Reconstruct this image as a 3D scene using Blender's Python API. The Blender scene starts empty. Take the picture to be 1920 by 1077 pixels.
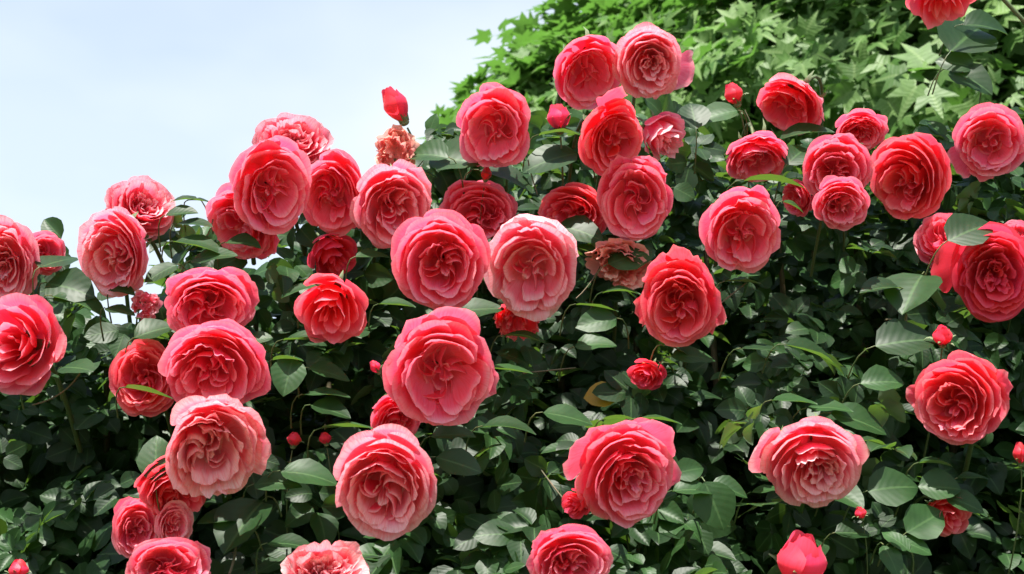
import bpy, math, random
import numpy as np
from mathutils import Vector, Matrix
R_ = math.radians
random.seed(7)
rng = np.random.default_rng(11)
scene = bpy.context.scene
COL = scene.collection

# ------------------------------------------------------------------ camera
PITCH = R_(18.0); HFOV = R_(40.0); EYE = Vector((0, 0, 1.6))
cam_d = bpy.data.cameras.new('camera'); cam = bpy.data.objects.new('camera', cam_d); COL.objects.link(cam)
cam.location = EYE; cam.rotation_euler = (math.pi/2 + PITCH, 0, 0)
cam_d.sensor_width = 36; cam_d.angle = HFOV; cam_d.clip_start = 0.05; cam_d.clip_end = 2000
cam_d.dof.use_dof = True; cam_d.dof.focus_distance = 1.75; cam_d.dof.aperture_fstop = 11.0
scene.camera = cam

scene.cycles.diffuse_bounces = 6; scene.cycles.transmission_bounces = 6; scene.cycles.max_bounces = 10
# ------------------------------------------------------------------ sky, sun, exposure
SUN_EL = R_(65); SUN_AZ = R_(-20)       # azimuth seen from above: 0 = behind the camera, negative = to its left
sun_dir = Vector((math.cos(SUN_EL)*math.sin(SUN_AZ), -math.cos(SUN_EL)*math.cos(SUN_AZ), math.sin(SUN_EL)))  # towards the sun
world = bpy.data.worlds.new('World'); scene.world = world; world.use_nodes = True
nt = world.node_tree; N = nt.nodes; L = nt.links
bg = N['Background']; bg.inputs[1].default_value = 0.11
sky = N.new('ShaderNodeTexSky'); sky.sky_type = 'NISHITA'; sky.sun_disc = False
sky.sun_elevation = SUN_EL; sky.sun_rotation = math.atan2(sun_dir.x, sun_dir.y)
sky.air_density = 1.0; sky.dust_density = 1.5; sky.ozone_density = 1.0
tc = N.new('ShaderNodeTexCoord'); sep = N.new('ShaderNodeSeparateXYZ'); L.new(tc.outputs['Generated'], sep.inputs[0])
hz = N.new('ShaderNodeMapRange'); hz.inputs[1].default_value = 0.40; hz.inputs[2].default_value = 0.72
hz.inputs[3].default_value = 0.93; hz.inputs[4].default_value = 0.0; L.new(sep.outputs[2], hz.inputs[0])
nz = N.new('ShaderNodeTexNoise'); nz.inputs['Scale'].default_value = 2.6; nz.inputs['Detail'].default_value = 4
mpn = N.new('ShaderNodeMapping'); mpn.inputs['Scale'].default_value = (1, 1, 2.2); mpn.inputs['Location'].default_value = (0.35, 0.1, 0.2)
L.new(tc.outputs['Generated'], mpn.inputs[0]); L.new(mpn.outputs[0], nz.inputs['Vector'])
nr = N.new('ShaderNodeMapRange'); nr.inputs[1].default_value = 0.35; nr.inputs[2].default_value = 0.65
nr.inputs[3].default_value = 0.62; nr.inputs[4].default_value = 1.0; L.new(nz.outputs[0], nr.inputs[0])
mul = N.new('ShaderNodeMath'); mul.operation = 'MULTIPLY'; L.new(hz.outputs[0], mul.inputs[0]); L.new(nr.outputs[0], mul.inputs[1])
mix = N.new('ShaderNodeMixRGB'); L.new(mul.outputs[0], mix.inputs[0]); L.new(sky.outputs[0], mix.inputs[1])
mix.inputs[2].default_value = (3.75, 4.05, 4.15, 1); L.new(mix.outputs[0], bg.inputs[0])
sun_d = bpy.data.lights.new('sun', 'SUN'); sun_d.energy = 5.0; sun_d.angle = R_(0.53); sun_d.color = (1.0, 0.955, 0.88)
sun = bpy.data.objects.new('sun', sun_d); COL.objects.link(sun)
sun.rotation_euler = sun_dir.to_track_quat('Z', 'Y').to_euler()
scene.view_settings.view_transform = 'Standard'; scene.view_settings.look = 'None'
scene.view_settings.exposure = 1.36; scene.view_settings.gamma = 1.0

# ------------------------------------------------------------------ measuring from the photograph (1920 x 1077)
FOC = 960/math.tan(HFOV/2)
CR = Vector((1, 0, 0)); CF = Vector((0, math.cos(PITCH), math.sin(PITCH))); CU = Vector((0, -math.sin(PITCH), math.cos(PITCH)))
def at(px, py, d):
    return EYE + CF*d + CR*((px-960)*d/FOC) + CU*((538.5-py)*d/FOC)
def bush_depth(px, py):
    """distance of the leaf wall: it leans away towards its top and towards the right"""
    t = (1077-py)/1077
    return 1.52 + 0.50*t + 0.10*max(0, min(1, (px-900)/1000)) + 0.05*math.sin(px/210.)*math.cos(py/170.)

# ------------------------------------------------------------------ helpers
def tag(o, label=None, cat=None, group=None, kind=None):
    if label: o['label'] = label
    if cat: o['category'] = cat
    if group: o['group'] = group
    if kind: o['kind'] = kind
    return o
def mesh_obj(name, verts, faces, mat, parent=None, attr=None, smooth=True):
    me = bpy.data.meshes.new(name)
    verts = np.asarray(verts, dtype=np.float32); faces = np.asarray(faces, dtype=np.int32)
    nv, nf, k = len(verts), len(faces), faces.shape[1]
    me.vertices.add(nv); me.vertices.foreach_set('co', verts.ravel())
    me.loops.add(nf*k); me.loops.foreach_set('vertex_index', faces.ravel())
    me.polygons.add(nf); me.polygons.foreach_set('loop_start', np.arange(0, nf*k, k, dtype=np.int32))
    me.polygons.foreach_set('use_smooth', np.full(nf, smooth))
    me.update(calc_edges=True)
    if attr is not None:
        a = me.attributes.new('tex', 'FLOAT_VECTOR', 'POINT'); a.data.foreach_set('vector', np.asarray(attr, dtype=np.float32).ravel())
    me.materials.append(mat)
    o = bpy.data.objects.new(name, me); COL.objects.link(o)
    if parent: o.parent = parent
    return o
def empty(name, M):
    o = bpy.data.objects.new(name, None); o.empty_display_size = 0.03; COL.objects.link(o); o.matrix_world = M
    return o
def grid_faces(nr_, nc):
    f = []
    for i in range(nr_-1):
        for j in range(nc-1):
            a = i*nc+j; f.append((a, a+1, a+nc+1, a+nc))
    return np.array(f, dtype=np.int32)
def tube(pts, rads, n=7):
    """tapered tube through the points -> verts, quads"""
    V = []; F = []
    pts = [Vector(p) for p in pts]
    for i, p in enumerate(pts):
        t = (pts[min(i+1, len(pts)-1)]-pts[max(i-1, 0)]).normalized()
        a = t.orthogonal().normalized() if i == 0 else (prev - t*prev.dot(t)).normalized()
        prev = a; b = t.cross(a)
        for k in range(n):
            an = 2*math.pi*k/n; V.append(p + (a*math.cos(an)+b*math.sin(an))*rads[i])
    for i in range(len(pts)-1):
        for k in range(n):
            F.append((i*n+k, i*n+(k+1) % n, (i+1)*n+(k+1) % n, (i+1)*n+k))
    return [tuple(v) for v in V], F
def bez(a, b, c, n=8):
    a, b, c = Vector(a), Vector(b), Vector(c)
    return [a*(1-t)**2 + b*2*t*(1-t) + c*t*t for t in [i/(n-1) for i in range(n)]]

# ------------------------------------------------------------------ materials
def new_mat(name):
    m = bpy.data.materials.new(name); m.use_nodes = True
    t = m.node_tree; return m, t, t.nodes, t.links, t.nodes['Principled BSDF'], t.nodes['Material Output']
def mixc(n, l, fac, a, b, mode='MIX'):
    x = n.new('ShaderNodeMixRGB'); x.blend_type = mode
    for i, v in ((0, fac), (1, a), (2, b)):
        if hasattr(v, 'is_linked') or hasattr(v, 'links'): l.new(v, x.inputs[i])
        elif isinstance(v, tuple): x.inputs[i].default_value = (*v, 1)
        else: x.inputs[i].default_value = v
    return x.outputs[0]
def ramp(n, l, src, a, b, c=0.0, d=1.0):
    x = n.new('ShaderNodeMapRange'); x.inputs[1].default_value = a; x.inputs[2].default_value = b
    x.inputs[3].default_value = c; x.inputs[4].default_value = d; x.interpolation_type = 'SMOOTHSTEP'; l.new(src, x.inputs[0]); return x.outputs[0]
def petal_mat(name, face, back, rim, transl=0.45, dry=0.0, dth=1.18, r0=0.88):
    m, t, n, l, p, out = new_mat(name)
    at_ = n.new('ShaderNodeAttribute'); at_.attribute_name = 'tex'
    s = n.new('ShaderNodeSeparateXYZ'); l.new(at_.outputs['Vector'], s.inputs[0])
    geo = n.new('ShaderNodeNewGeometry'); oi = n.new('ShaderNodeObjectInfo')
    base = mixc(n, l, geo.outputs['Backfacing'], face, back)
    nz = n.new('ShaderNodeTexNoise'); nz.inputs['Scale'].default_value = 5; nz.inputs['Detail'].default_value = 5
    mp = n.new('ShaderNodeMapping'); mp.inputs['Scale'].default_value = (4.5, 0.7, 1); l.new(at_.outputs['Vector'], mp.inputs[0]); l.new(mp.outputs[0], nz.inputs['Vector'])
    # edge of the petal: own paler rim plus painted-in sunlight, uneven in width
    e = n.new('ShaderNodeMath'); e.operation = 'MULTIPLY_ADD'; l.new(nz.outputs[0], e.inputs[0]); e.inputs[1].default_value = 0.16; l.new(s.outputs[1], e.inputs[2])
    c1 = mixc(n, l, ramp(n, l, e.outputs[0], r0, r0+0.24, 0.0, 0.95), base, rim)
    # veins running to the edge
    c2 = mixc(n, l, ramp(n, l, nz.outputs[0], 0.40, 0.68, 0.0, 0.42), c1, (face[0]*0.94, face[1]*0.6, face[2]*0.6))
    # each petal a little different
    hsv = n.new('ShaderNodeHueSaturation'); l.new(c2, hsv.inputs['Color'])
    r1 = n.new('ShaderNodeMapRange'); r1.inputs[3].default_value = 0.492; r1.inputs[4].default_value = 0.508; l.new(oi.outputs['Random'], r1.inputs[0]); l.new(r1.outputs[0], hsv.inputs['Hue'])
    r2 = n.new('ShaderNodeMapRange'); r2.inputs[3].default_value = 0.95; r2.inputs[4].default_value = 1.03; l.new(oi.outputs['Random'], r2.inputs[0]); l.new(r2.outputs[0], hsv.inputs['Value'])
    col = hsv.outputs[0]
    if dry:
        n2 = n.new('ShaderNodeTexNoise'); n2.inputs['Scale'].default_value = 90; n2.inputs['Detail'].default_value = 3
        tcd = n.new('ShaderNodeTexCoord'); l.new(tcd.outputs['Object'], n2.inputs['Vector'])
        e2 = n.new('ShaderNodeMath'); e2.operation = 'MULTIPLY_ADD'; l.new(n2.outputs[0], e2.inputs[0]); e2.inputs[1].default_value = 0.9; l.new(s.outputs[1], e2.inputs[2])
        col = mixc(n, l, ramp(n, l, e2.outputs[0], dth, dth+0.2, 0.0, dry), col, (0.62, 0.30, 0.13))
    l.new(col, p.inputs['Base Color']); p.inputs['Roughness'].default_value = 0.42
    p.inputs['Specular IOR Level'].default_value = 0.4; p.inputs['Sheen Weight'].default_value = 0.12; p.inputs['Sheen Roughness'].default_value = 0.4
    bp = n.new('ShaderNodeBump'); bp.inputs['Strength'].default_value = 0.35; bp.inputs['Distance'].default_value = 0.0012; l.new(nz.outputs[0], bp.inputs['Height']); l.new(bp.outputs[0], p.inputs['Normal'])
    tr = n.new('ShaderNodeBsdfTranslucent'); l.new(mixc(n, l, 0.5, col, face), tr.inputs[0])
    mx = n.new('ShaderNodeMixShader'); mx.inputs[0].default_value = transl
    l.new(p.outputs[0], mx.inputs[1]); l.new(tr.outputs[0], mx.inputs[2]); l.new(mx.outputs[0], out.inputs[0])
    return m
PM = {
 'pink':  petal_mat('pink_petal', (0.96, 0.062, 0.155), (0.96, 0.18, 0.31), (0.98, 0.50, 0.59), dry=0.3, dth=1.42),
 'coral': petal_mat('coral_petal', (0.96, 0.048, 0.085), (0.95, 0.12, 0.20), (0.97, 0.38, 0.43), dry=0.3, dth=1.42),
 'pale':  petal_mat('pale_petal', (0.96, 0.075, 0.17), (0.96, 0.30, 0.42), (0.98, 0.68, 0.74), dry=0.35, dth=1.38, r0=0.80),
 'white': petal_mat('whitish_petal', (0.94, 0.19, 0.29), (0.95, 0.66, 0.72), (0.97, 0.86, 0.88), dry=0.3, dth=1.42, r0=0.55),  # whitish petal backs and a wide whitish rim
 'red':   petal_mat('red_and_shaded_petal', (0.93, 0.05, 0.10), (0.86, 0.06, 0.13), (0.86, 0.14, 0.22)),  # red of the buds; on shadowed blooms the shade is put into this colour
 'worn':  petal_mat('worn_petal', (0.95, 0.075, 0.165), (0.95, 0.34, 0.44), (0.97, 0.66, 0.68), dry=0.6, dth=1.40, r0=0.70),
 'dried': petal_mat('dried_petal', (0.94, 0.28, 0.27), (0.95, 0.50, 0.44), (0.96, 0.72, 0.62), dry=0.5, dth=1.25),
}
def leaf_mat(name, dark, light, vein, rough=0.47, transl=0.25, tcol=(0.14, 0.28, 0.03), spec=0.27, backc=(0.13, 0.19, 0.11), bump=0.06):
    m, t, n, l, p, out = new_mat(name)
    at_ = n.new('ShaderNodeAttribute'); at_.attribute_name = 'tex'
    s = n.new('ShaderNodeSeparateXYZ'); l.new(at_.outputs['Vector'], s.inputs[0])
    geo = n.new('ShaderNodeNewGeometry')
    nz = n.new('ShaderNodeTexNoise'); nz.inputs['Scale'].default_value = 60; nz.inputs['Detail'].default_value = 4
    tcd = n.new('ShaderNodeTexCoord'); l.new(tcd.outputs['Object'], nz.inputs['Vector'])
    c0 = mixc(n, l, s.outputs[2], dark, light)
    c1 = mixc(n, l, ramp(n, l, nz.outputs[0], 0.35, 0.75, 0, 0.35), c0, tuple(x*0.6 for x in dark))
    ab = n.new('ShaderNodeMath'); ab.operation = 'ABSOLUTE'; l.new(s.outputs[0], ab.inputs[0])
    # side veins: stripes leaning away from the midrib
    sv = n.new('ShaderNodeMath'); sv.operation = 'MULTIPLY_ADD'; l.new(ab.outputs[0], sv.inputs[0]); sv.inputs[1].default_value = -0.28; l.new(s.outputs[1], sv.inputs[2])
    sw = n.new('ShaderNodeMath'); sw.operation = 'MULTIPLY'; l.new(sv.outputs[0], sw.inputs[0]); sw.inputs[1].default_value = 44
    si = n.new('ShaderNodeMath'); si.operation = 'SINE'; l.new(sw.outputs[0], si.inputs[0])
    c2 = mixc(n, l, ramp(n, l, si.outputs[0], 0.75, 1.0, 0, 0.05), c1, vein)
    c3 = mixc(n, l, ramp(n, l, ab.outputs[0], 0.09, 0.02, 0, 0.5), c2, vein)
    c4 = mixc(n, l, geo.outputs['Backfacing'], c3, backc)
    l.new(c4, p.inputs['Base Color']); p.inputs['Roughness'].default_value = rough; p.inputs['Specular IOR Level'].default_value = spec
    bp = n.new('ShaderNodeBump'); bp.inputs['Strength'].default_value = bump; bp.inputs['Distance'].default_value = 0.001; l.new(si.outputs[0], bp.inputs['Height']); l.new(bp.outputs[0], p.inputs['Normal'])
    tr = n.new('ShaderNodeBsdfTranslucent'); tr.inputs[0].default_value = (*tcol, 1)
    mx = n.new('ShaderNodeMixShader'); mx.inputs[0].default_value = transl
    l.new(p.outputs[0], mx.inputs[1]); l.new(tr.outputs[0], mx.inputs[2]); l.new(mx.outputs[0], out.inputs[0])
    return m
ROSE_LEAF = leaf_mat('rose_leaf', (0.008, 0.025, 0.007), (0.031, 0.084, 0.022), (0.075, 0.15, 0.05))
MAPLE_LEAF = leaf_mat('maple_leaf', (0.035, 0.100, 0.017), (0.17, 0.285, 0.080), (0.21, 0.31, 0.11), rough=0.5, transl=0.36, tcol=(0.12, 0.29, 0.04), spec=0.28, backc=(0.12, 0.19, 0.06), bump=0.25)
YELLOW_LEAF = leaf_mat('yellow_leaf', (0.34, 0.20, 0.02), (0.42, 0.28, 0.04), (0.28, 0.2, 0.05), tcol=(0.35, 0.2, 0.03), backc=(0.25, 0.17, 0.05))
def plain(name, a, b, scale=30, rough=0.6, bump=0.3, coord='Object'):
    m, t, n, l, p, out = new_mat(name)
    tcd = n.new('ShaderNodeTexCoord'); nz = n.new('ShaderNodeTexNoise'); nz.inputs['Scale'].default_value = scale; nz.inputs['Detail'].default_value = 6
    l.new(tcd.outputs[coord], nz.inputs['Vector']); l.new(mixc(n, l, ramp(n, l, nz.outputs[0], 0.3, 0.7), a, b), p.inputs['Base Color']); p.inputs['Roughness'].default_value = rough
    bp = n.new('ShaderNodeBump'); bp.inputs['Strength'].default_value = bump; bp.inputs['Distance'].default_value = 0.01; l.new(nz.outputs[0], bp.inputs['Height']); l.new(bp.outputs[0], p.inputs['Normal'])
    return m
STEM = plain('green_stem', (0.05, 0.10, 0.03), (0.12, 0.13, 0.05), 60, 0.5)
SEPAL = plain('sepal_green', (0.08, 0.14, 0.05), (0.17, 0.20, 0.09), 90, 0.55)
CANE = plain('cane_bark', (0.06, 0.06, 0.025), (0.13, 0.09, 0.05), 40, 0.7)
BARK = plain('tree_bark', (0.10, 0.085, 0.065), (0.22, 0.19, 0.15), 12, 0.85, 0.8)
GRASS = plain('grass_ground', (0.035, 0.06, 0.018), (0.085, 0.10, 0.035), 6, 0.9, 0.6)

# ------------------------------------------------------------------ the setting: ground
gv = [(-400, -400, 0), (400, -400, 0), (400, 400, 0), (-400, 400, 0)]
tag(mesh_obj('ground', gv, [(0, 1, 2, 3)], GRASS), kind='structure')

# ------------------------------------------------------------------ rose flowers
NU, NV = 11, 9
GF = grid_faces(NV, NU)
Ug, Vg = np.meshgrid(np.linspace(-1, 1, NU), np.linspace(0, 1, NV))
Ug = Ug.ravel(); Vg = Vg.ravel()
def petal_mesh(r, phi, w, Rr, zb, zr, curl=0.1, tuck=0.05, ruf=0.03, point=0.0, notch=0.0, lean=0.0, flat=0.0):
    """one cupped petal of a unit rose; phi = where it stands round the flower"""
    u, v = Ug, Vg
    k1, k2 = r.uniform(2.0, 5.0), r.uniform(6, 13); p1, p2 = r.uniform(0, 6.3, 2)
    drop = 0.07*np.abs(u)**2 + 0.17*np.abs(u)**5 - point*np.maximum(0, 1-np.abs(u)*2.2)*0.10 + notch*np.exp(-(u/0.22)**2)*0.07
    drop = drop + r.uniform(-0.05, 0.05)*u
    t = v*(1-drop)
    wid = w*(0.35+0.65*np.sin(np.clip(t, 0, 1)*1.45)**0.8)*(1-0.16*np.clip(v-0.8, 0, 1)/0.2*np.abs(u)**2)
    a = phi + u*wid + lean*t
    prof = 0.10 + 0.90*np.sin(np.clip(t, 0, 1.2)*1.50)**(0.75-0.1*flat)
    rad = Rr*prof*(1+tuck*u) + curl*np.clip((t-0.62)/0.38, 0, 1.5)**2
    rf = ruf*v**2.5*(np.sin(k1*u+p1)+0.6*np.sin(k2*u+p2))
    rad = rad + rf
    z = zb + (zr-zb)*np.clip(t, 0, 2)**(1.5-0.4*flat) - curl*0.75*np.clip((t-0.80)/0.20, 0, 1.5)**2 + ruf*0.7*v**3*np.sin(k2*u+p1)
    lip = 0.05*np.clip((t-0.84)/0.16, 0, 1.2)**1.5
    rad = rad + lip; z = z - 0.6*lip
    return np.stack([rad*np.cos(a), rad*np.sin(a), z], 1)
def fold_mesh(r, phi, s0, s1, Rh, swirl, zb, zt, lean, ruf):
    """an inner petal standing on edge and running outwards from the heart in a curve"""
    u, v = Ug, Vg
    s = s0+(s1-s0)*(u*0.5+0.5)
    k, p = r.uniform(2.5, 5.5), r.uniform(0, 6.3)
    a = phi + swirl*s + 0.18*np.sin(k*s*2+p)*s
    hook = r.uniform(0.2, 0.7)*np.clip((s-0.62)/0.38, 0, 1)**2
    a = a + hook*np.sign(swirl if swirl else 1)
    rad = Rh*s
    x = rad*np.cos(a); y = rad*np.sin(a)
    nx, ny = -np.sin(a+0.6), np.cos(a+0.6)
    off = lean*v**1.6 + ruf*v*np.sin(k*3*s+p)
    top = zt*(0.72+0.28*np.sin(s*2.2))*(1-0.30*np.abs(u)**4)
    z = zb + (top-zb)*v - abs(lean)*0.35*np.clip((v-0.75)/0.25, 0, 1)**2
    return np.stack([x+nx*off, y+ny*off, z], 1)
def calyx_parts(r, root, spread, scale=1.0, zb=-0.72):
    # hip (the swollen green base) and five sepals
    ring = []; n = 10
    prof = [(0.05, zb-0.30), (0.11, zb-0.26), (0.165, zb-0.14), (0.17, zb-0.03), (0.13, zb+0.06)]
    V = [(q*scale*math.cos(2*math.pi*k/n), q*scale*math.sin(2*math.pi*k/n), z) for q, z in prof for k in range(n)]
    F = [(i*n+k, i*n+(k+1) % n, (i+1)*n+(k+1) % n, (i+1)*n+k) for i in range(len(prof)-1) for k in range(n)]
    mesh_obj('hip', V, F, SEPAL, root)
    for i in range(5):
        a = i*2*math.pi/5 + r.uniform(-.2, .2); sp = spread*r.uniform(0.75, 1.2); ln = r.uniform(0.65, 0.95)*scale
        P = []
        for j in range(6):
            t = j/5; th = sp*t*1.1
            rr = 0.12*scale + ln*(math.sin(min(th, 2.8))*t*0.75+0.12*math.sin(t*3)); zz = zb + 0.03 + ln*t*math.cos(th)*0.9
            wd = 0.15*scale*(1-t)**0.7+0.004
            for s in (-1, 0, 1):
                P.append((rr*math.cos(a)-s*wd*math.sin(a), rr*math.sin(a)+s*wd*math.cos(a), zz - 0.03*abs(s)*scale))
        mesh_obj('sepal', P, grid_faces(6, 3), SEPAL, root, attr=[(0, 0, 0.5)]*18)
def stem_part(root, M, length, zb, rad=0.06, bend=None):
    Mi = M.inverted(); base = M @ Vector((0, 0, zb-0.28))
    ax = (M.to_3x3() @ Vector((0, 0, 1))).normalized()
    mid = base - ax*length*0.45; end = bend if bend is not None else base - ax*length*0.5 + Vector((0, 0.75, -0.55))*length
    pts = [Mi @ p for p in bez(base, mid, end, 9)]
    sc = M.to_scale()[0]
    V, F = tube(pts, [rad*(0.85+0.04*i) for i in range(9)])
    mesh_obj('stem', V, F, STEM, root)

def frame(px, py, d, Rm, fx, fy, spin=0.0, squash=1.0):
    """local +Z looks out of the flower; fx, fy = how far its heart sits right of / above the middle, in radii"""
    c = at(px, py, d)
    to_cam = (EYE-c).normalized()
    q = min(0.98, math.hypot(fx, fy)); fz = math.sqrt(1-q*q)
    rt = (CR - to_cam*CR.dot(to_cam)).normalized(); up = to_cam.cross(rt)
    ax = (rt*fx + up*fy + to_cam*fz).normalized()
    X = (rt - ax*rt.dot(ax)).normalized(); Y = ax.cross(X)
    M = Matrix(((X.x, Y.x, ax.x), (X.y, Y.y, ax.y), (X.z, Y.z, ax.z))).to_4x4()
    M.translation = c
    return M @ Matrix.Rotation(spin, 4, 'Z') @ Matrix.Diagonal((Rm, Rm*squash, Rm, 1))

FLOWERS = []     # (px, py, r_px, depth) kept so that leaves do not grow through a bloom
def rose(px, py, dia, label, fx=0.0, fy=0.0, style='rosette', tone='pink', dd=0.0, squash=1.0, guards=(), messy=0.0, seed=None, dia_y=None,
         group='roses in bloom over the bush', stem_to=None, back=None, cat='rose'):
    seed = seed if seed is not None else int(px*7+py*13) % 100000
    r = np.random.default_rng(seed)
    d = bush_depth(px, py) + dd - 0.03
    Rm = dia/2*d/FOC*1.055
    if dia_y: squash = dia_y/dia
    if style != 'spent' and fy < 0.3: fx, fy = fx*1.7+r.normal(0, .15), fy*1.5-0.18+r.normal(0, .10)
    if style in ('rosette', 'cup', 'dome') and fy < 0.3: squash *= min(1.16, 1.03/math.sqrt(max(.5, 1-fy*fy)))
    M = frame(px, py, d, Rm, fx, fy, 0.0, squash)
    # the middle of the bloom's visible body sits a little behind the rim
    root = empty('rose', M)
    tag(root, label, cat, group)
    FLOWERS.append((px, py, max(dia, dia_y or dia)/2, d))
    mat = PM[tone]; bm = PM[back] if back else mat
    def put(co, m=mat, nm='petal', jit=0.0):
        if jit:
            co = co + r.normal(0, jit, 3)*np.array([1, 1, 1])
            co = co @ np.array(Matrix.Rotation(r.normal(0, jit*1.6), 3, 'X') @ Matrix.Rotation(r.normal(0, jit*1.6), 3, 'Y')).T
        mesh_obj(nm, co, GF, m, root, attr=np.stack([Ug, Vg+0*Ug, np.full_like(Ug, r.random())], 1))
    mz = messy
    ph = r.uniform(0, 6.28)
    if style in ('rosette', 'cup', 'dome'):
        guards = [(g[0], 1+(g[1]-1)*0.80, g[2]*1.4, *g[3:]) for g in guards]
        # guard petals named for this bloom (angle on the picture in degrees, length, half width)
        for (ga, gl, gw, *rest) in guards:
            gz = rest[0] if rest else 0.0
            put(petal_mesh(r, R_(ga), gw, gl*0.93, -0.55, gz, curl=0.03*gl, tuck=r.uniform(-.06, .06), ruf=0.055, point=r.uniform(1, 2.6), lean=r.normal(0, .1), flat=1.0), bm, 'outer_petal')
        if style == 'dome':
            rows = [(5, 0.95, -0.28, 0.04, 0.72), (4, 0.92, -0.06, 0.06, 0.85), (4, 0.89, 0.10, 0.05, 0.85), (4, 0.84, 0.23, 0.04, 0.85), (4, 0.78, 0.33, 0.03, 0.85), (4, 0.70, 0.40, 0.02, 0.85), (4, 0.62, 0.43, 0.01, 0.85), (3, 0.53, 0.43, 0.01, 1.05), (3, 0.44, 0.40, 0.0, 1.05), (3, 0.34, 0.35, 0.0, 1.05), (3, 0.24, 0.30, 0.0, 1.05), (2, 0.14, 0.25, 0.0, 1.4)]
            Rh, fold = 0.42, 2
        elif style == 'rosette':
            rows = [(5, 0.95, -0.15, 0.04, 0.72), (4, 0.92, 0.05, 0.06, 0.85), (4, 0.89, 0.18, 0.05, 0.85), (4, 0.84, 0.28, 0.04, 0.85), (4, 0.77, 0.35, 0.025, 0.85), (4, 0.70, 0.39, 0.015, 0.85), (4, 0.62, 0.39, 0.0, 0.85), (3, 0.55, 0.36, 0.0, 1.0)]
            Rh, fold = 0.54, 4
        else:
            rows = [(5, 0.95, -0.05, 0.04, 0.75), (4, 0.91, 0.14, 0.09, 0.85), (4, 0.86, 0.28, 0.08, 0.85), (4, 0.78, 0.37, 0.05, 0.85), (3, 0.69, 0.39, 0.03, 1.08), (3, 0.60, 0.34, 0.02, 1.08)]
            Rh, fold = 0.55, r.integers(3, 5)
        k_ = r.integers(2, 5); a_, b_ = rows[k_], rows[k_+1]   # an extra layer somewhere between
        if r.random() < 0.7: rows.insert(k_+1, (a_[0], (a_[1]+b_[1])/2, (a_[2]+b_[2])/2+0.02, a_[3], a_[4]))
        else: rows.insert(2, (4, (rows[1][1]+rows[2][1])/2, (rows[1][2]+rows[2][2])/2, 0.05, .8))
        hs = r.uniform(0.88, 1.15); rows = [(n_, q_ if q_ > 0.62 else q_*hs, z_, c_, w_) for n_, q_, z_, c_, w_ in rows]; Rh *= hs
        hx, hy = r.normal(0, 0.09), r.normal(-0.05, 0.07); nrow = len(rows)
        for i, (n, Rr, zr, cu, w) in enumerate(rows):
            ph += r.uniform(0.4, 0.9)
            q = (i/nrow)**1.3; shift = np.array([hx*q, hy*q, r.normal(0, 0.03)])
            Rr = Rr*(1+r.normal(0, 0.022)); zr = zr + 0.08*q*(style != 'cup'); el = r.uniform(0.90, 1.0); ea = r.uniform(0, 3.14)
            for k in range(n):
                a = ph + 2*math.pi*k/n + r.normal(0, 0.09+mz*0.3)
                odd = r.random() < 0.22 and i > 2      # one petal in five is pinched and stands apart
                rk = Rr*r.uniform(0.95, 1.03)*(1-(1-el)*abs(math.sin(a-ea)))*(0.90 if odd else 1)
                put(shift + petal_mesh(r, a, w*r.uniform(0.80, 1.15)*(0.7 if odd else 1), rk, -0.62+0.03*i, zr+(0.05 if odd else 0)+r.normal(0, 0.022+mz*0.10),
                    curl=cu*r.uniform(0.5, 1.6), tuck=0.055, ruf=r.uniform(0.006, 0.030)+0.008*i/8+mz*0.05+0.02*odd, point=r.uniform(0, 1) if i < 3 else 0, notch=1.0 if r.random() < 0.35 else 0, flat=0.6 if i < 2 else 0.2), bm if i < 2 else mat, jit=mz*0.05)
        # folded heart
        sw = r.choice([-1, 1])*r.uniform(0.7, 1.6)
        zt = 0.30 if style == 'rosette' else (0.34 if style == 'dome' else r.uniform(0.0, 0.14))
        zb = -0.35
        ph = r.uniform(0, 6.28)
        for k in range(fold):
            a = ph+2*math.pi*k/fold + r.normal(0, 0.12)
            for q in range(2):
                put(np.array([hx, hy, 0.0]) + fold_mesh(r, a+q*0.38*(5/fold), 0.06+0.14*q, r.uniform(0.86, 1.02)-0.10*q, Rh, sw, zb, zt-0.05*q+r.normal(0, 0.03), r.uniform(0.03, 0.13)*np.sign(sw), 0.02+mz*0.03), nm='inner_petal', jit=mz*0.04)
        for k in range(3):
            put(np.array([hx, hy, 0.0]) + petal_mesh(r, k*2.1+ph, 1.0, 0.11+0.03*k, zb, zt-0.10, curl=0.0, tuck=0.15, ruf=0.02), nm='inner_petal')
        # a cup of petals closes the floor of the flower
        for k in range(5):
            put(np.array([hx, hy, 0.0]) + petal_mesh(r, k*1.26+ph, .9, 0.34, -0.52, (-0.22 if style == 'cup' else -0.08), curl=0.0, tuck=0.1, ruf=0.02), nm='inner_petal')
        calyx_parts(r, root, 1.9)
        stem_part(root, M, 0.20 if stem_to is None else 0.1, -0.72, bend=stem_to)
    elif style == 'half':      # half-open, conical, few rims showing
        for (ga, gl, gw, *rest) in guards:
            gz = rest[0] if rest else 0.1
            put(petal_mesh(r, R_(ga), gw, gl*0.93, -0.8, gz, curl=0.08*gl, tuck=0.03, ruf=0.035, point=1, flat=1.0), bm, 'outer_petal')
        rows = [(4, 0.86, 0.22, 0.10, 0.85), (4, 0.78, 0.50, 0.08, 0.85), (4, 0.64, 0.66, 0.03, 0.85), (3, 0.50, 0.76, 0.0, 1.0), (3, 0.37, 0.78, 0.0, 1.0), (3, 0.25, 0.76, -0.01, 1.0), (2, 0.13, 0.72, -0.01, 1.3)]
        for i, (n, Rr, zr, cu, w) in enumerate(rows):
            ph += r.uniform(0.5, 1.0)
            for k in range(n):
                put(petal_mesh(r, ph+2*math.pi*k/n+r.normal(0, .1), w, Rr*r.uniform(.95, 1.05), -0.80, zr+r.normal(0, .05), curl=cu, tuck=0.09, ruf=0.02+mz*.04, point=r.uniform(0.3, 1)), bm if i < 1 else mat)
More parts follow.
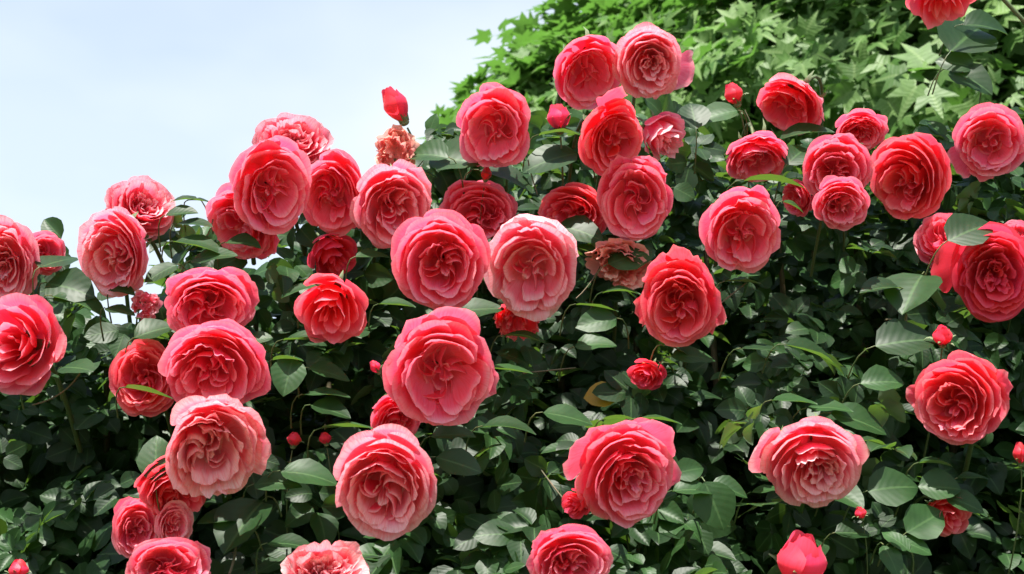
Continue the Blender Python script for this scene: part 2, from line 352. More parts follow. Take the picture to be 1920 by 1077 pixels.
        calyx_parts(r, root, 1.5, zb=-0.86); stem_part(root, M, 0.2, -0.86, bend=stem_to)
    elif style == 'spent':     # fallen open, shrivelled petals
        for i in range(36):
            Rr = r.uniform(0.35, 0.95)
            put(petal_mesh(r, r.uniform(0, 6.28), r.uniform(0.45, 0.85), Rr, -0.5, 0.15+0.35*(0.95-Rr)+r.uniform(-0.35, 0.2), curl=r.uniform(-0.12, 0.15), tuck=r.uniform(-.12, .12), ruf=0.075, point=0, notch=1, lean=r.normal(0, .35)), jit=0.05)
        calyx_parts(r, root, 2.2, zb=-0.6); stem_part(root, M, 0.2, -0.6, bend=stem_to)
    return root

def bud(px, py, w, h, label, ang=90, tone='red', dd=0.0, to=None, tip_open=0.25, sp=0.5, face=0.0, name='rose_bud', group='unopened rose buds', stem=0.14):
    """a bud pointing at the picture angle ang; its tip leans towards the viewer by face (0..1)"""
    r = np.random.default_rng(int(px*3+py*17))
    d = bush_depth(px, py)+dd
    c = at(px, py, d); to_cam = (EYE-c).normalized()
    rt = (CR - to_cam*CR.dot(to_cam)).normalized(); up = to_cam.cross(rt)
    ax = ((rt*math.cos(R_(ang))+up*math.sin(R_(ang)))*math.sqrt(1-face*face) + to_cam*face).normalized()
    X = (to_cam.cross(ax)).normalized(); Y = ax.cross(X)
    Rm = w/2*d/FOC; asp = 1.9*h/w
    M = Matrix(((X.x, Y.x, ax.x), (X.y, Y.y, ax.y), (X.z, Y.z, ax.z))).to_4x4(); M.translation = c
    M = M @ Matrix.Diagonal((Rm, Rm, Rm, 1))
    root = empty(name, M); tag(root, label, 'rose bud', group)
    FLOWERS.append((px, py, max(w, h)/2*0.8, d))
    H = asp
    for i in range(7):
        phi = i*2.4+r.uniform(0, .4); Rr = 1.0-0.11*i
        u, v = Ug, Vg
        t = v*(1-0.10*u**2-0.12*np.abs(u)**4)
        prof = 0.18+0.82*np.sin(np.clip(t, 0, 1)*math.pi*(0.80-0.05*tip_open*i))**0.85
        closed = np.where(t > 0.6, 1-(1-tip_open)*0.6*((t-0.6)/0.4)**1.4, 1)
        rad = Rr*prof*closed*(1+0.08*u) + (0.16*np.clip((t-0.85)/0.15, 0, 1) if i < 3 else 0)
        a = phi+u*1.15+0.5*t
        z = -H + 2*H*t*(1.0 if i > 1 else 0.86) - (0.05*i if i else 0.0)*0
        co = np.stack([rad*np.cos(a), rad*np.sin(a), z+0.02*np.sin(6*u+i)*v], 1)
        mesh_obj('petal', co, GF, PM[tone], root, attr=np.stack([Ug, Vg*0.8, np.full_like(Ug, .5)], 1))
    calyx_parts(r, root, sp, scale=2.1, zb=-H-0.05)
    stem_part(root, M, stem, -H-0.25, rad=0.09, bend=to)
    return root

# The blooms, from the top of the bush down: middle of the bloom, size, where the heart looks (right, up), form, colour
rose(1102,134,124,'deep pink cupped rose touching the left side of the bush\'s highest rose',0.10,-0.12,'cup','pink',0.02,guards=[(60,1.0,.5,.1)])
rose(1216,117,122,'highest pale rose on the bush, its many petal edges whitish, by the maple leaves',-0.02,0.02,'dome','pale',-0.03,dia_y=128,guards=[(-25,1.45,.45,-.1),(-50,1.1,.4,-.1)])
rose(925,240,130,'deep pink cupped rose standing alone at the left edge of the maple crown',0.0,-0.10,'cup','pink',-0.02,dia_y=142,guards=[(70,1.05,.6,.15)])
rose(1145,258,120,'orange tinged rose with one petal standing straight up from its top',0.02,-0.18,'cup','coral',-0.05,dia_y=126,guards=[(92,1.45,.34,.2),(-95,.95,.5,0)])
rose(1240,252,88,'small whitish pink half open rose with its round mouth turned to the right',0.42,-0.10,'half','pale',0.02,messy=.5)
rose(1190,372,128,'rose with jagged upper petals right below the orange tinged rose',0.05,-0.10,'cup','pink',-0.02,dia_y=142,guards=[(120,1.05,.4,.1),(55,1.1,.35,.1)])
rose(1482,195,118,'bright red cupped rose with a frill of pale pink petals along its right side',-0.14,-0.16,'cup','coral',0.03,dia_y=98,back='pale',guards=[(10,1.2,.4,.2),(35,1.2,.4,.15),(-20,1.1,.4,.1),(-120,1.1,.4,-.1)])
rose(1420,298,112,'rose with a tall fan of petals behind a thin dark twig and a narrow leaf',-0.05,-0.30,'rosette','pink',0.04,dia_y=92,guards=[(70,1.05,.6,.1)])
rose(1614,246,90,'small frilly pink rose above the fused pair of roses',0.05,-0.22,'rosette','pink',0.05,dia_y=72)
rose(1570,316,124,'upper and larger rose of a fused pair that looks like one bloom with two centres',-0.05,0.0,'rosette','pink',-0.02,dia_y=118,guards=[(80,.98,.5,.1)])
rose(1578,382,94,'lower and smaller rose of a fused pair that looks like one bloom with two centres',0.05,-0.12,'rosette','pink',-0.055,dia_y=88)
rose(1700,332,140,'large coral pink rose touching the right side of the fused pair of roses',-0.10,-0.12,'rosette','coral',0.0,dia_y=146,guards=[(60,1.1,.6,-.05),(20,1.1,.5,-.1)])
rose(1858,264,122,'round rose with a deep dark centre near the right edge, against the maple leaves',-0.02,-0.06,'cup','pink',0.0,dia_y=122,guards=[(-140,1.35,.4,-.15),(-100,1.15,.4,-.1)])
rose(1392,432,138,'round rose with pale edges and an open red centre, lowest of the upper right cluster',-0.02,-0.10,'cup','pink',-0.05,dia_y=142,guards=[(60,1.05,.35,0)])
rose(1497,372,64,'small pink rose mostly hidden at the left of the fused pair of roses',-0.2,-0.1,'rosette','pink',0.08)
rose(1768,450,104,'dim rose tilted away under leaves, below the large coral pink rose',-0.2,0.45,'rosette','pink',0.10)
rose(1866,512,150,'large dark red rose in the shade at the right edge',0.05,-0.05,'dome','red',-0.01,dia_y=172,guards=[(165,1.45,.5,-.1)])  # the red tone paints this bloom's shade into its petals
rose(1905,446,66,'small bright pink rose at the right edge on top of the large shaded red rose',-0.1,0.35,'rosette','pink',0.03)
rose(1762,-22,130,'scarlet bloom cut off by the top edge, far above all the others',0.0,-0.35,'half','coral',-0.12,stem_to=at(2060,200,bush_depth(1900,300)+.1),guards=[(-60,1.1,.6,-.1),(-120,1.15,.6,-.1)])
rose(898,392,138,'rose half hidden behind the two big roses in the middle',0.05,-0.15,'rosette','pink',0.06,dia_y=104,guards=[(120,1.0,.5,.1)])
rose(735,388,142,'striped looking rose with its red centre low, right of the top left cluster',0.08,-0.16,'rosette','pale',-0.01,dia_y=148,guards=[(30,1.1,.5,0)])
rose(826,492,166,'big round rose left of the white rimmed rose in the middle',0.03,-0.08,'rosette','pink',-0.07,dia_y=170,seed=31)
rose(998,497,160,'big pale rose, almost white at the upper side with a smooth pink hollow',0.06,-0.20,'cup','pale',-0.06,dia_y=172,back='white',guards=[(35,1.1,.5,.1),(120,1.0,.5,.1)])
rose(1075,398,126,'rose behind a dark leaf, just above the white rimmed rose',0.08,-0.12,'rosette','coral',0.05,dia_y=92)
rose(546,270,148,'pale mauve pink rose turned up to the sky, topmost of the left cluster',0.05,0.38,'dome','pale',0.05,dia_y=114,messy=.3,back='pale')
rose(512,352,142,'front rose of the top left cluster, facing the viewer over the others',0.12,-0.14,'cup','pink',-0.05,dia_y=160,guards=[(110,1.05,.6,.1),(160,1.0,.4,.1)])
rose(628,364,122,'rose on the right side of the top left cluster with a smooth round hollow',-0.02,-0.12,'cup','pink',0.02,dia_y=140,guards=[(80,1.0,.6,.1)])
rose(452,416,126,'rose tucked in at the lower left of the top left cluster',-0.2,-0.12,'rosette','pink',0.03,dia_y=122,guards=[(-60,1.2,.6,-.1),(-20,1.2,.5,-.1)])
rose(264,388,126,'pale rose turned to the sky, behind the mauve tinged rose at far left',0.25,0.40,'dome','pale',0.05,messy=.15)
rose(210,474,128,'mauve tinged rose with crowded narrow folds, lower of the leaning pair at left',-0.22,-0.12,'rosette','pale',-0.01,dia_y=152,guards=[(60,1.1,.5,.0),(-60,1.0,.5,-.1)])
rose(8,492,118,'striped pale rose cut off by the left edge, below the pale outline of sky',-0.1,-0.05,'dome','pale',-0.02,dia_y=156)
rose(82,474,76,'small mauve pink rose leaning right beside the striped rose at the left edge',0.3,0.1,'rosette','pink',0.05)
rose(32,646,160,'big smooth pink rose cut off by the left edge, showing broad outer petals',-0.22,-0.02,'half','pink',-0.05,dia_y=172,guards=[(60,1.0,.7,.1),(0,.95,.7,.0),(-70,1.0,.6,0)])
rose(395,572,158,'rose with a pointed upper left petal, below the gap of sky in the leaves',-0.05,-0.12,'rosette','pink',0.0,dia_y=120,guards=[(140,1.15,.4,.1),(10,1.1,.6,0),(90,.95,.6,.1)])
rose(622,574,128,'half open deep pink rose standing alone left of the big centre roses',-0.10,-0.08,'half','coral',-0.02,dia_y=136,guards=[(110,1.0,.7,.3),(-40,1.0,.7,.1)])
rose(270,710,120,'rose crossed by a narrow leaf, left of and behind a wider rose',0.0,-0.10,'rosette','coral',0.05,dia_y=134)
rose(402,692,178,'wide rose with a broad smooth petal on its right side, directly above the worn rose',-0.05,-0.16,'rosette','pink',-0.03,dia_y=146,guards=[(-20,1.08,.6,.0),(20,1.05,.5,.05),(75,1.05,.5,.1)])
rose(402,842,174,'worn rose with browned ragged edges and a broad pale bottom lip',0.0,-0.16,'rosette','worn',-0.08,dia_y=178,messy=.2,back='worn',guards=[(0,1.1,.6,.1),(90,1.0,.6,.2),(45,1.05,.5,.1)])
rose(334,912,134,'rose peeping out under the lower left of the worn rose',0.05,-0.25,'rosette','coral',-0.01,dia_y=104,guards=[(150,1.2,.4,0)])
rose(258,988,90,'rose at the lower left, left one of a tight pair',0.0,-0.05,'rosette','pink',0.02,dia_y=112)
rose(328,985,68,'smaller pale rose, right one of a tight pair at the lower left',0.1,-0.05,'rosette','pale',0.0,dia_y=84)
rose(318,1062,146,'rose cut off by the bottom edge under the tight pair of roses',0.05,0.20,'rosette','pink',-0.05,dia_y=100,guards=[(30,1.05,.5,.1)])
rose(724,908,184,'big pale rimmed rose with a pinwheel centre, low in the middle of the bush',-0.01,-0.14,'rosette','pale',-0.04,dia_y=180,seed=5)
rose(742,788,88,'rose squeezed between the largest rose and the pinwheel centred rose',0.1,-0.3,'rosette','pink',0.03,guards=[(130,1.2,.35,.1)])
rose(824,698,186,'largest rose, one rounded petal rising at its top and a pointed one at its right',0.03,-0.06,'cup','pink',-0.09,dia_y=186,guards=[(76,1.24,.55,.08),(125,1.06,.6,.05),(-12,1.14,.35,-.05)],seed=77)
rose(1276,566,142,'rose with a quartered centre and a curled petal standing up like a crest',0.0,-0.12,'rosette','coral',-0.05,dia_y=154,guards=[(88,1.22,.40,.1),(130,1.12,.4,.1),(185,1.22,.3,-.1),(-10,1.1,.4,0)],seed=9)
rose(1176,896,174,'rose wearing two loose broad petals at its upper left like a collar',0.04,-0.14,'dome','pink',-0.04,dia_y=172,guards=[(142,1.36,.50,-.1),(100,1.1,.5,-.1),(45,1.22,.55,-.1),(-15,1.1,.5,-.1)])
rose(1070,1052,150,'rose cut off by the bottom edge below the collared rose',0.05,-0.05,'rosette','pink',-0.03,dia_y=110,guards=[(150,1.1,.4,0)])
rose(1522,872,176,'wide rose with bright streaked rims and a deep coil, among the lower right leaves',0.06,-0.12,'dome','pale',-0.05,dia_y=152,guards=[(165,1.25,.5,-.1),(-10,1.15,.5,-.1),(-70,1.15,.3,-.1)])
rose(1800,750,158,'rose with a pointed left petal, alone at the lower right',0.02,-0.06,'rosette','coral',-0.03,dia_y=152,guards=[(183,1.25,.3,-.1),(75,1.1,.55,0),(20,1.15,.35,-.1)])
rose(1216,700,72,'small dark red rose deep in the shade between the leaves',-0.1,-0.1,'half','red',0.06,dia_y=56)
rose(608,1066,150,'worn rose with brown specked petals at the bottom edge',0.0,0.35,'dome','worn',-0.03,dia_y=96,messy=.5,guards=[(60,1.15,.4,.1)])
rose(742,284,86,'shrivelled peach coloured rose just under the bud on the long stem',0.0,0.2,'spent','dried',0.03,group='faded roses on the bush')
rose(1160,494,120,'withered orange and pink rose behind a broad leaf, right of the white rimmed rose',0.0,-0.1,'spent','dried',0.03,dia_y=90,group='faded roses on the bush')
rose(966,600,84,'drooping torn red petals under the white rimmed rose',0.0,-0.7,'spent','coral',0.04,dia_y=100,group='faded roses on the bush')
rose(622,476,92,'dim red rose in shade under the top left cluster',0.1,-0.3,'half','red',0.10,group='roses in bloom over the bush')
rose(1772,962,84,'red rose hidden behind a group of round shiny leaves at the lower right',0.0,-0.1,'half','coral',0.05)
rose(272,572,58,'small pale pink bloom beside the gap of sky in the left leaves',0.2,0.1,'spent','pale',0.06,group='faded roses on the bush')
rose(1082,944,56,'small red bloom peeping out left of the collared rose',-0.3,0.0,'half','red',0.02)
# buds
bud(742,196,50,37,'slender dark pink bud on a long stem against the sky',116,'red',-0.02,to=at(800,290,bush_depth(790,290)+.05),tip_open=.35,sp=.35,stem=.1)
bud(1048,220,48,26,'plump pink bud with a leaf across its foot, left of the orange tinged rose',95,'pink',-0.01,tip_open=.5,sp=.7)
bud(1376,176,38,22,'small red bud in front of the maple leaves, left of the frilled rose',110,'red',0.0,tip_open=.35,sp=.9)
bud(1768,630,40,20,'round red bud with spiky green sepals, above the lone lower right rose',85,'red',-0.03,tip_open=.3,sp=1.1,face=.5)
bud(1505,1052,100,54,'large smooth deep pink bud at the bottom edge right of centre',80,'pink',-0.04,tip_open=.35,sp=.8,face=.3)
bud(1614,962,24,12,'tiny red bud with open sepals right under the wide streaked rose',100,'red',-0.02,tip_open=.3,sp=1.2,face=.3)
bud(552,824,30,14,'left one of two small dark red buds in the shade by the worn rose',80,'red',0.05,sp=.9)
bud(610,822,26,12,'right one of two small dark red buds in the shade by the worn rose',100,'red',0.05,sp=.9)
bud(912,326,22,14,'tiny peach bud under the lone rose by the maple',80,'coral',0.0,sp=.8)
bud(704,688,22,14,'tiny pink bud at the left side of the largest rose',120,'pink',0.0,sp=.8)
bud(1914,850,30,22,'dark red bud cut off by the right edge at the lower right',90,'red',0.0,sp=.8)
bud(36,1070,40,22,'dull red bud at the bottom left corner in the shade',90,'red',0.05,sp=.8)

# ------------------------------------------------------------------ leaves
LR = np.array([0, .10, .25, .42, .60, .78, .91, 1.0]); LC = np.array([-1, -.5, 0, .5, 1])
def leaflet_template(fold, droop, wave, width=0.33, blunt=0.8):
    V = []; A = []
    for i, t in enumerate(LR):
        w = width*max(0.0, math.sin(math.pi*t**blunt))**0.72 if 0 < t < 1 else 0.002
        for u in LC:
            ser = (0.022*width*(1 if i % 2 else -1)) if abs(u) == 1 and 0 < t < 1 else 0
            x = u*(w+ser); y = t
            z = fold*abs(u)*w - droop*(t-0.3)**2 + wave*math.sin(t*9+u*2)*abs(u)
            V.append((x, y, z)); A.append((u, t, 0))
    return np.array(V), np.array(A)
LF = grid_faces(len(LR), 5)
TEMPL = [leaflet_template(*a) for a in ((0.35, 0.12, 0.012, .38), (0.15, 0.28, 0.02, .40), (0.55, 0.20, 0.015, .37), (0.05, 0.06, 0.02, .38), (0.30, 0.42, 0.02, .40), (0.25, 0.2, 0.03, .44, .75))]
def basis(nrm, tip):
    n = nrm/np.linalg.norm(nrm); y = tip - n*tip.dot(n); y /= max(1e-6, np.linalg.norm(y)); x = np.cross(y, n)
    return np.stack([x, y, n], 1)
class Leaves:
    def __init__(s): s.V = []; s.A = []; s.n = 0
    def add(s, T, base, B, size, tint):
        V, A = T; s.V.append((V*size) @ B.T + base); a = A.copy(); a[:, 2] = tint; s.A.append(a); s.n += 1
    def build(s, name, mat, parent, F=LF):
        nv = len(s.V[0]); off = (np.arange(s.n)*nv)[:, None, None]
        FF = (F[None]+off).reshape(-1, F.shape[1])
        return mesh_obj(name, np.concatenate(s.V), FF, mat, parent, attr=np.concatenate(s.A))
np_at = lambda px, py, d: np.array(at(px, py, d))
TOP = [(-700,520),(-300,500),(0,500),(60,500),(110,462),(135,445),(165,560),(240,600),(300,520),(330,392),(395,384),(430,440),(560,400),(640,340),(690,322),(750,300),(790,262),(850,255),(900,280),(1000,245),(1010,215),(1100,215),(1250,225),(1300,255),(1400,285),(1480,262),(1560,265),(1690,285),(1790,250),(1850,230),(1920,250),(2100,200),(2500,180)]
TX = np.array([p[0] for p in TOP]); TY = np.array([p[1] for p in TOP])
FL = np.array(FLOWERS)
def blocked(px, py, d, m=1.02):
    q = (FL[:, 0]-px)**2+(FL[:, 1]-py)**2 < (FL[:, 2]*m)**2
    return bool(np.any(q & (FL[:, 3]+0.035 > d)))
bush = empty('rose_bush', Matrix.Translation(Vector((0.1, 1.9, 0))))
tag(bush, 'tall climbing rose bush of dark glossy leaves carrying all the pink roses', 'rose bush')
bush_M = Matrix.Translation(Vector((0.1, 1.9, 0))); BO = np.array([0.1, 1.9, 0])
fol = Leaves()
upv = np.array([0, 0, 1.0]); camv = np.array([0, -1.0, 0.1])
def spray(px, py, d, size, front, sp_n=None):
    """a compound leaf of five or three leaflets"""
    c = np_at(px, py, d)
    nrm = upv*rng.uniform(0.05, 1.1) + camv*rng.uniform(0.2, 1.3)*(1 if front else 0.7) + rng.normal(0, 0.38, 3)
    tip = np.array([rng.normal(0, 1), rng.uniform(-1.0, 0.2), rng.normal(-0.35, 0.5)])
    B = basis(nrm, tip); tint = rng.random()**2.4
    n = sp_n or (5 if rng.random() < 0.6 else 3)
    T = TEMPL[rng.integers(len(TEMPL))]
    spots = [(0, 0.62, 0, 1.0), (0.10, 0.5, -1.05, .85), (-0.10, 0.5, 1.05, .85), (0.08, 0.12, -1.2, .72), (-0.08, 0.12, 1.2, .72)][:n]
    for sx, sy, ro, sc in spots:
        b = c + B @ np.array([sx*size, sy*size-0.3*size, 0])
        cr, sr = math.cos(ro), math.sin(ro)
        j = rng.normal(0, 0.16, 3)
        y2 = B @ np.array([-sr, cr, 0]) + j; n2 = B[:, 2]+rng.normal(0, 0.16, 3)
        p = b + 0.5*size*y2/np.linalg.norm(y2)*sc
        # keep off the blooms
        w = p - np.array(EYE); dz = w @ np.array(CF); qx = 960+FOC*(w @ np.array(CR))/dz; qy = 538.5-FOC*(w @ np.array(CU))/dz
        if blocked(qx, qy, dz) or any(((qx-gx)/gw)**2+((qy-gy)/gh)**2 < 1 for gx, gy, gw, gh in GAPS): continue
        fol.add(T, b-BO, basis(n2, y2), size*sc, min(1, max(0, tint+rng.normal(0, .12))))
def hollow(x, y):
    """pockets between the branches, 0..1"""
    h = math.sin(x/97.+2.1*math.sin(y/140.))*math.sin(y/71.+1.7*math.sin(x/160.)+1)+0.5*math.sin(x/37.+y/45.)
    return max(0, min(1, 0.42+0.55*h))
GAPS = [(222,588,58,32),(152,532,42,22),(490,492,52,22),(250,566,34,30),(395,398,22,10),(190,560,22,8),(135,590,14,6)]
cnt = 0
while cnt < 9500:
    px = rng.uniform(-650, 2450)
    top = np.interp(px, TX, TY)
    py = top + (1350-top)*rng.random()**0.85 + rng.normal(0, 14)
    edge = (py-top)
    if px < 700 and edge < 200 and rng.random() < 0.35: continue
    dmax = 0.20 + 0.55*min(1, max(0, edge)/220)
    off = rng.random()**1.2*dmax
    d = bush_depth(px, min(py, 1300)) + 0.045 + off + 0.32*hollow(px, py)*min(1, max(0, edge)/150)
    spray(px, py, d, rng.uniform(0.030, 0.050)*(1.0+0.5*(off > 0.25)), off < 0.15)
    cnt += 1
for i in range(2400):          # the lower part of the bush, down to the ground
    px = rng.uniform(-650, 2450); z = rng.uniform(0.25, 2.0)
    c = np.array([(px-960)*1.6/FOC, rng.uniform(1.6, 2.5), z])
    w = c-np.array(EYE); dz = w @ np.array(CF)
    spray(960+FOC*(w @ np.array(CR))/dz, 538.5-FOC*(w @ np.array(CU))/dz, dz, rng.uniform(0.035, 0.055), True)
tag(fol.build('foliage', ROSE_LEAF, bush), kind='stuff')

# the leaves that stand out, each its own part: middle, length, picture angle of the tip, how edge-on, width, tint
LV = [(1118,604,80,-165,.35,.36,.75),(1116,645,78,10,.45,.36,.9),(1340,948,92,-70,.15,.44,.7),(1292,882,60,20,.3,.4,.7),(1300,918,80,30,.45,.36,.6),(1368,918,72,-10,.45,.36,.6),
 (1235,786,86,0,.75,.36,.8),(1160,785,60,0,.7,.36,.6),(1065,782,96,5,.5,.38,.55),(955,800,100,10,.55,.38,.25),(955,694,90,-8,.75,.36,.8),(850,815,85,20,.5,.36,.6),(860,870,90,-20,.4,.36,.3),
 (1490,752,84,5,.6,.36,.75),(1556,764,84,-5,.55,.36,.7),(1655,716,84,12,.45,.38,.75),(1612,790,110,-10,.4,.38,.45),(1676,914,100,15,.2,.42,.6),(1762,914,76,-5,.3,.46,.7),(1735,978,86,40,.25,.42,.85),
 (1716,1024,62,-30,.4,.36,.9),(1680,1012,52,110,.5,.3,.95),(1672,1050,50,-80,.5,.3,.9),(1810,944,70,-30,.5,.36,.6),(1755,868,62,0,.6,.42,.6),(1440,918,64,15,.6,.34,.7),(1590,935,50,-60,.4,.4,.7),(1825,895,60,60,.6,.3,.4),
 (1300,668,84,15,.5,.34,.7),(1270,655,60,30,.6,.34,.6),(1395,528,70,-8,.65,.34,.6),(1710,548,92,-100,.35,.44,.5),(1650,540,80,-160,.5,.38,.2),(1435,655,90,-10,.6,.34,.25),(1520,660,100,30,.5,.36,.2),(1700,640,120,20,.4,.4,.15),(1600,1000,70,20,.5,.36,.2),
 (1488,386,44,0,.5,.42,.7),(1283,362,44,-30,.2,.46,.6),(1495,290,62,60,.4,.42,.35),(1452,338,112,12,.7,.26,.5),(1510,248,100,0,.55,.36,.25),(1580,270,70,-25,.6,.34,.15),(1820,432,100,40,.35,.42,.25),(1812,70,105,60,.35,.46,.1),(1850,50,90,10,.4,.42,.2),(1822,150,80,-50,.4,.42,.15),(1790,118,70,150,.4,.4,.4),
 (1345,215,80,-165,.35,.36,.9),(1300,215,60,95,.3,.42,.25),(1052,248,84,0,.7,.34,.5),(1030,300,110,-160,.4,.42,.35),(950,335,110,-25,.5,.38,.25),(855,300,100,-20,.4,.42,.55),(802,290,80,140,.35,.4,.6),(790,325,60,40,.6,.36,.7),
 (1085,432,90,-35,.45,.36,.3),(1100,470,60,-60,.6,.3,.4),(1185,480,96,35,.35,.40,.7),(1165,545,70,-5,.6,.32,.6),(1120,575,80,0,.75,.3,.6),(985,632,82,-25,.55,.36,.6),(900,580,90,25,.5,.36,.5),
 (340,400,64,10,.5,.36,.3),(365,420,70,-10,.5,.36,.2),(372,462,100,-5,.45,.38,.45),(400,480,90,10,.5,.36,.4),(345,374,50,160,.6,.36,.1),(372,376,44,-10,.6,.36,.1),(455,455,70,-15,.5,.36,.4),(300,512,62,-130,.4,.38,.35),
 (130,540,100,-20,.4,.40,.25),(150,570,110,10,.5,.38,.45),(110,490,60,80,.5,.36,.35),(290,620,74,60,.35,.44,.35),(230,545,50,-30,.5,.36,.3),(225,582,60,-10,.6,.34,.15),(60,575,70,20,.5,.36,.5),
 (280,735,96,5,.8,.26,.75),(292,858,84,95,.2,.36,.65),(540,672,60,5,.6,.36,.9),(540,706,66,-100,.25,.42,.8),(488,634,46,20,.4,.38,.6),(618,700,80,20,.5,.36,.5),(612,738,90,25,.7,.26,.6),(578,636,96,5,.75,.30,.4),(620,770,80,-10,.5,.4,.25),
 (580,890,110,5,.5,.36,.6),(520,905,90,15,.6,.36,.5),(650,800,100,40,.75,.22,.8),(455,985,95,-100,.35,.42,.3),(410,975,80,-170,.6,.34,.5),(560,545,70,-170,.5,.36,.55),(600,555,60,0,.5,.36,.5),(745,572,70,30,.5,.36,.65),(700,480,64,60,.5,.26,.6),(545,1020,90,0,.6,.36,.15),
 (80,705,70,10,.6,.36,.6),(145,690,70,-40,.45,.40,.5),(60,785,80,20,.6,.34,.4),(150,830,110,-15,.5,.38,.2),(40,950,90,40,.7,.24,.5)]
LV = LV[:99]
for i, (px, py, ln, ang, edge, wd, tint) in enumerate(LV):
    r = np.random.default_rng(500+i)
    d = bush_depth(px, py) - 0.005
    # in front of any bloom it overlaps
    for (fx_, fy_, fr, fd) in FLOWERS:
        dist = math.hypot(fx_-px, fy_-py)
        if dist < fr*0.95+ln*0.2 and dist > fr*0.55: d = min(d, fd-0.01) if (px, py) in ((280,735),(292,858),(1452,338),(1185,480),(1085,432),(1510,248),(1052,248),(1488,386),(1820,432)) else d
    c = np_at(px, py, d)
    a = R_(ang); tip = np.array(CR)*math.cos(a)+np.array(CU)*math.sin(a)
    nrm = -np.array(CF)*(1-edge) + upv*(edge*1.1+0.15) + r.normal(0, .10, 3)
    tip3 = tip - np.array(CF)*0.15
    L_ = ln*d/FOC
    V, A = leaflet_template(r.uniform(.1, .4), r.uniform(.08, .3), r.uniform(.005, .025), wd, r.uniform(.75, .9))
    B = basis(nrm, tip3)
    A = A.copy(); A[:, 2] = tint
    y = B[:, 1]; fore = max(0.62, math.hypot(y @ np.array(CR), y @ np.array(CU)))
    L_ = L_/fore
    co = (V*L_) @ B.T + (c - y*L_*0.5) - BO
    o = mesh_obj('leaf', co, LF, ROSE_LEAF, bush, attr=A)
    st0 = c-y*L_*0.5-BO; P, F = tube(bez(st0, st0-y*L_*0.3, st0-y*L_*0.35+np.array([0, .05, -.03]), 5), [0.0007, .0008, .0009, .001, .0012], 5)
    mesh_obj('leaf_stalk', P, F, STEM, o)
c = np_at(1128, 738, bush_depth(1128, 738)+.06); V, A = leaflet_template(.1, .3, .03, .42, .8); A = A.copy(); A[:, 2] = .5
yl = mesh_obj('leaf', (V*0.043) @ basis(-np.array(CF)+upv*.5, -np.array(CR)-.1*np.array(CU)).T + c+np.array([.02, 0, 0])-BO, LF, YELLOW_LEAF, bush, attr=A)
yl['label'] = 'single yellow leaf among the green ones'
# canes from the ground up through the bush
for i in range(14):
    x0 = -0.9+1.9*i/13+rng.normal(0, .04); r = rng
    pxe = 60+i*140; pye = np.interp(pxe, TX, TY)+r.uniform(60, 200)
    e = np_at(pxe, pye, bush_depth(pxe, pye)+0.35)
    s = np.array([x0*0.6, 2.05+r.normal(0, .08), -0.05])
    m = np.array([x0*0.8, 2.15+r.normal(0, .1), 1.5])
    P, F = tube([Vector(p)-Vector(BO) for p in bez(s, m, e, 14)], [0.014*(1-0.055*k) for k in range(14)], 7)
    mesh_obj('cane', P, F, CANE, bush)
# fine twigs that can be seen between the leaves
for (x1, y1, x2, y2, o1, rad) in [(1008,365,990,300,.0,.0014),(1452,345,1396,205,.02,.0009),(1700,590,1690,660,.0,.0018),(1330,585,1400,530,.0,.0016),(1140,470,1080,560,.0,.0012),
     (360,470,400,400,.0,.0015),(430,1077,440,960,.0,.0028),(1660,600,1705,620,.0,.0016),(60,760,150,700,.0,.0016),(980,700,1080,690,.02,.0016),(1000,860,1060,940,.05,.0016)]:
    a = at(x1, y1, bush_depth(x1, y1)+o1)-Vector(BO); b = at(x2, y2, bush_depth(x2, y2)+o1)-Vector(BO)
    mid = (a+b)/2+Vector((rng.normal(0, .008), .01, rng.normal(0, .006)))
    P, F = tube(bez(a, mid, b, 7), [rad*0.6]*7, 6); mesh_obj('twig', P, F, CANE, bush)

# ------------------------------------------------------------------ the maple behind
TC = np.array(at(2035, 365, 6.3)); RX, RY, RZ = 2.88, 2.5, 1.34
tree = empty('maple_tree', Matrix.Translation(Vector((TC[0], TC[1], 0))))
tag(tree, 'bright green tree with pointed lobed leaves standing behind the rose bush', 'tree')
TO = np.array([TC[0], TC[1], 0]); TC2 = np.array(at(1180, 325, 6.1))
lob = [(-90, .06), (-62, .34), (-12, .66), (10, .46), (38, .94), (64, .47), (90, 1.08), (116, .47), (142, .94), (170, .46), (192, .66), (242, .34)]
def maple_template(curl, fold):
    V = [(0, 0.32, 0)]; A = [(0, .3, 0)]
    for a, q in lob:
        x = q*math.cos(R_(a)); y = 0.32+q*math.sin(R_(a))
        V.append((x*0.62, y*0.72, -curl*q*q+fold*abs(x))); A.append((x, y, 0))
    return np.array(V), np.array(A)
MF = np.array([(0, 1+i, 1+(i+1) % 12) for i in range(12)], dtype=np.int32)
MT = [maple_template(a, b) for a, b in ((.12, .1), (.3, .15), (.2, -.1), (.4, .3), (.05, .35))]
mp = Leaves()
ncl = 0
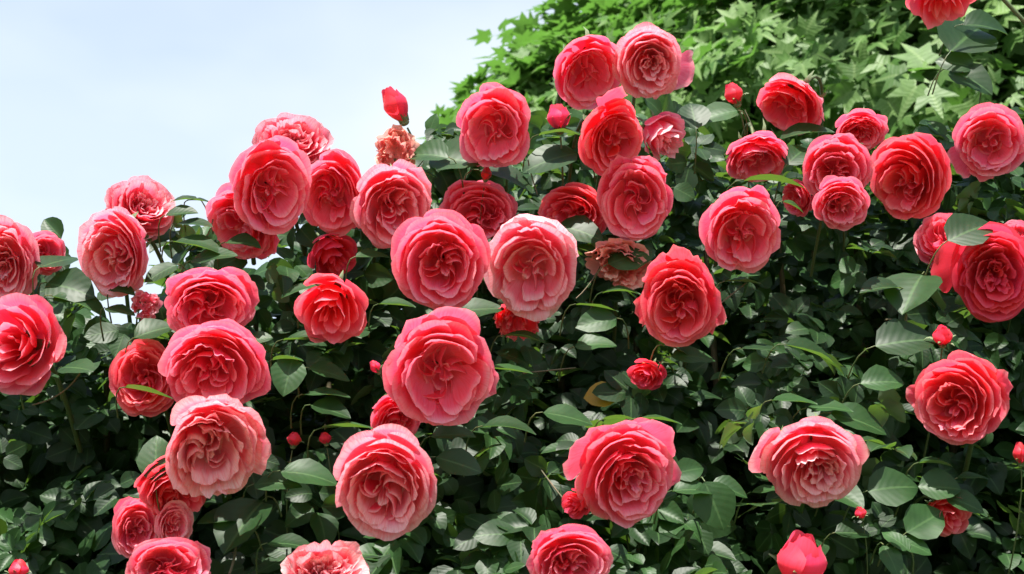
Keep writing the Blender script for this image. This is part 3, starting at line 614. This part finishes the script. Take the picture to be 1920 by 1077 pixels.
# uneven crown: bulges
bul = [(rng.normal(0, 1, 3), rng.uniform(.04, .13)) for _ in range(46)]
bul = [(b/np.linalg.norm(b), a) for b, a in bul]
twP = []
while ncl < 15500:
    v = rng.normal(0, 1, 3); v /= np.linalg.norm(v)
    if v[1] > 0.45: continue
    k = 0.92+sum(a*math.exp(-((1-v @ b)/0.018)) for b, a in bul)
    k *= 1-0.50*rng.random()**1.6
    if rng.random() < 0.10: k += rng.uniform(0, .07)      # stray shoots past the outline
    k *= 0.95+0.07*math.sin(9*v[0]+5*math.sin(7*v[2]))*math.sin(11*v[2]+3*v[1])
    c = TC+v*np.array([RX, RY, RZ])*k
    out2 = None
    if rng.random() < 0.11:       # the lower bough reaching out to the left
        c = TC2+v*np.array([0.76, 0.8, 0.52])*(0.75+0.25*rng.random()+rng.normal(0, .09))
    if c[2] < 1.3 or (c is None) or (v[0] > 0.35 and rng.random() < 0.6): continue
    out = v*np.array([1/RX, 1/RY, 1/RZ]); out /= np.linalg.norm(out)
    ax = out*1.1+upv*0.5+rng.normal(0, .35, 3); ax /= np.linalg.norm(ax)
    size = rng.uniform(0.085, 0.135); tint = rng.random()
    nl = rng.integers(3, 7); sa = rng.uniform(0, 6.28)
    e1 = np.cross(ax, [0.3, 0.1, 1]); e1 /= np.linalg.norm(e1); e2 = np.cross(ax, e1)
    for q in range(nl):
        a = sa+q*2.4; op = rng.uniform(0.8, 1.5)
        tip = ax*math.cos(op)+(e1*math.cos(a)+e2*math.sin(a))*math.sin(op)+np.array([0, 0, -.2])
        nrm = ax*math.sin(op)-(e1*math.cos(a)+e2*math.sin(a))*math.cos(op)*0.7+upv*0.35+rng.normal(0, .2, 3)
        mp.add(MT[rng.integers(5)], c+tip*0.03+rng.normal(0, .012, 3)-TO, basis(nrm, tip), size*rng.uniform(.65, 1.1), min(1, max(0, tint*.7+rng.random()*.4)))
    ncl += 1
mp.build('crown', MAPLE_LEAF, tree, F=MF)
P, F = tube([(0.05, 0, -.05), (0, 0, .5), (0.03, .03, 1.2), (-.02, 0, 2.0), (0, 0.02, 2.9), (0.03, 0, 3.8)], [.19, .15, .13, .115, .08, .03], 14)
mesh_obj('trunk', P, F, BARK, tree)
for i in range(16):
    a = i*2.4; z0 = 1.3+i*.13; v = np.array([math.cos(a), math.sin(a), rng.uniform(.1, .9)]); v /= np.linalg.norm(v)
    e = (TC-TO)+v*np.array([RX, RY, RZ])*.85
    P, F = tube(bez((0, 0, z0), tuple(np.array([0, 0, z0])*.4+e*.6*np.array([1, 1, .85])), tuple(e), 10), [.055*(1-.09*k) for k in range(10)], 8)
    mesh_obj('limb', P, F, BARK, tree)
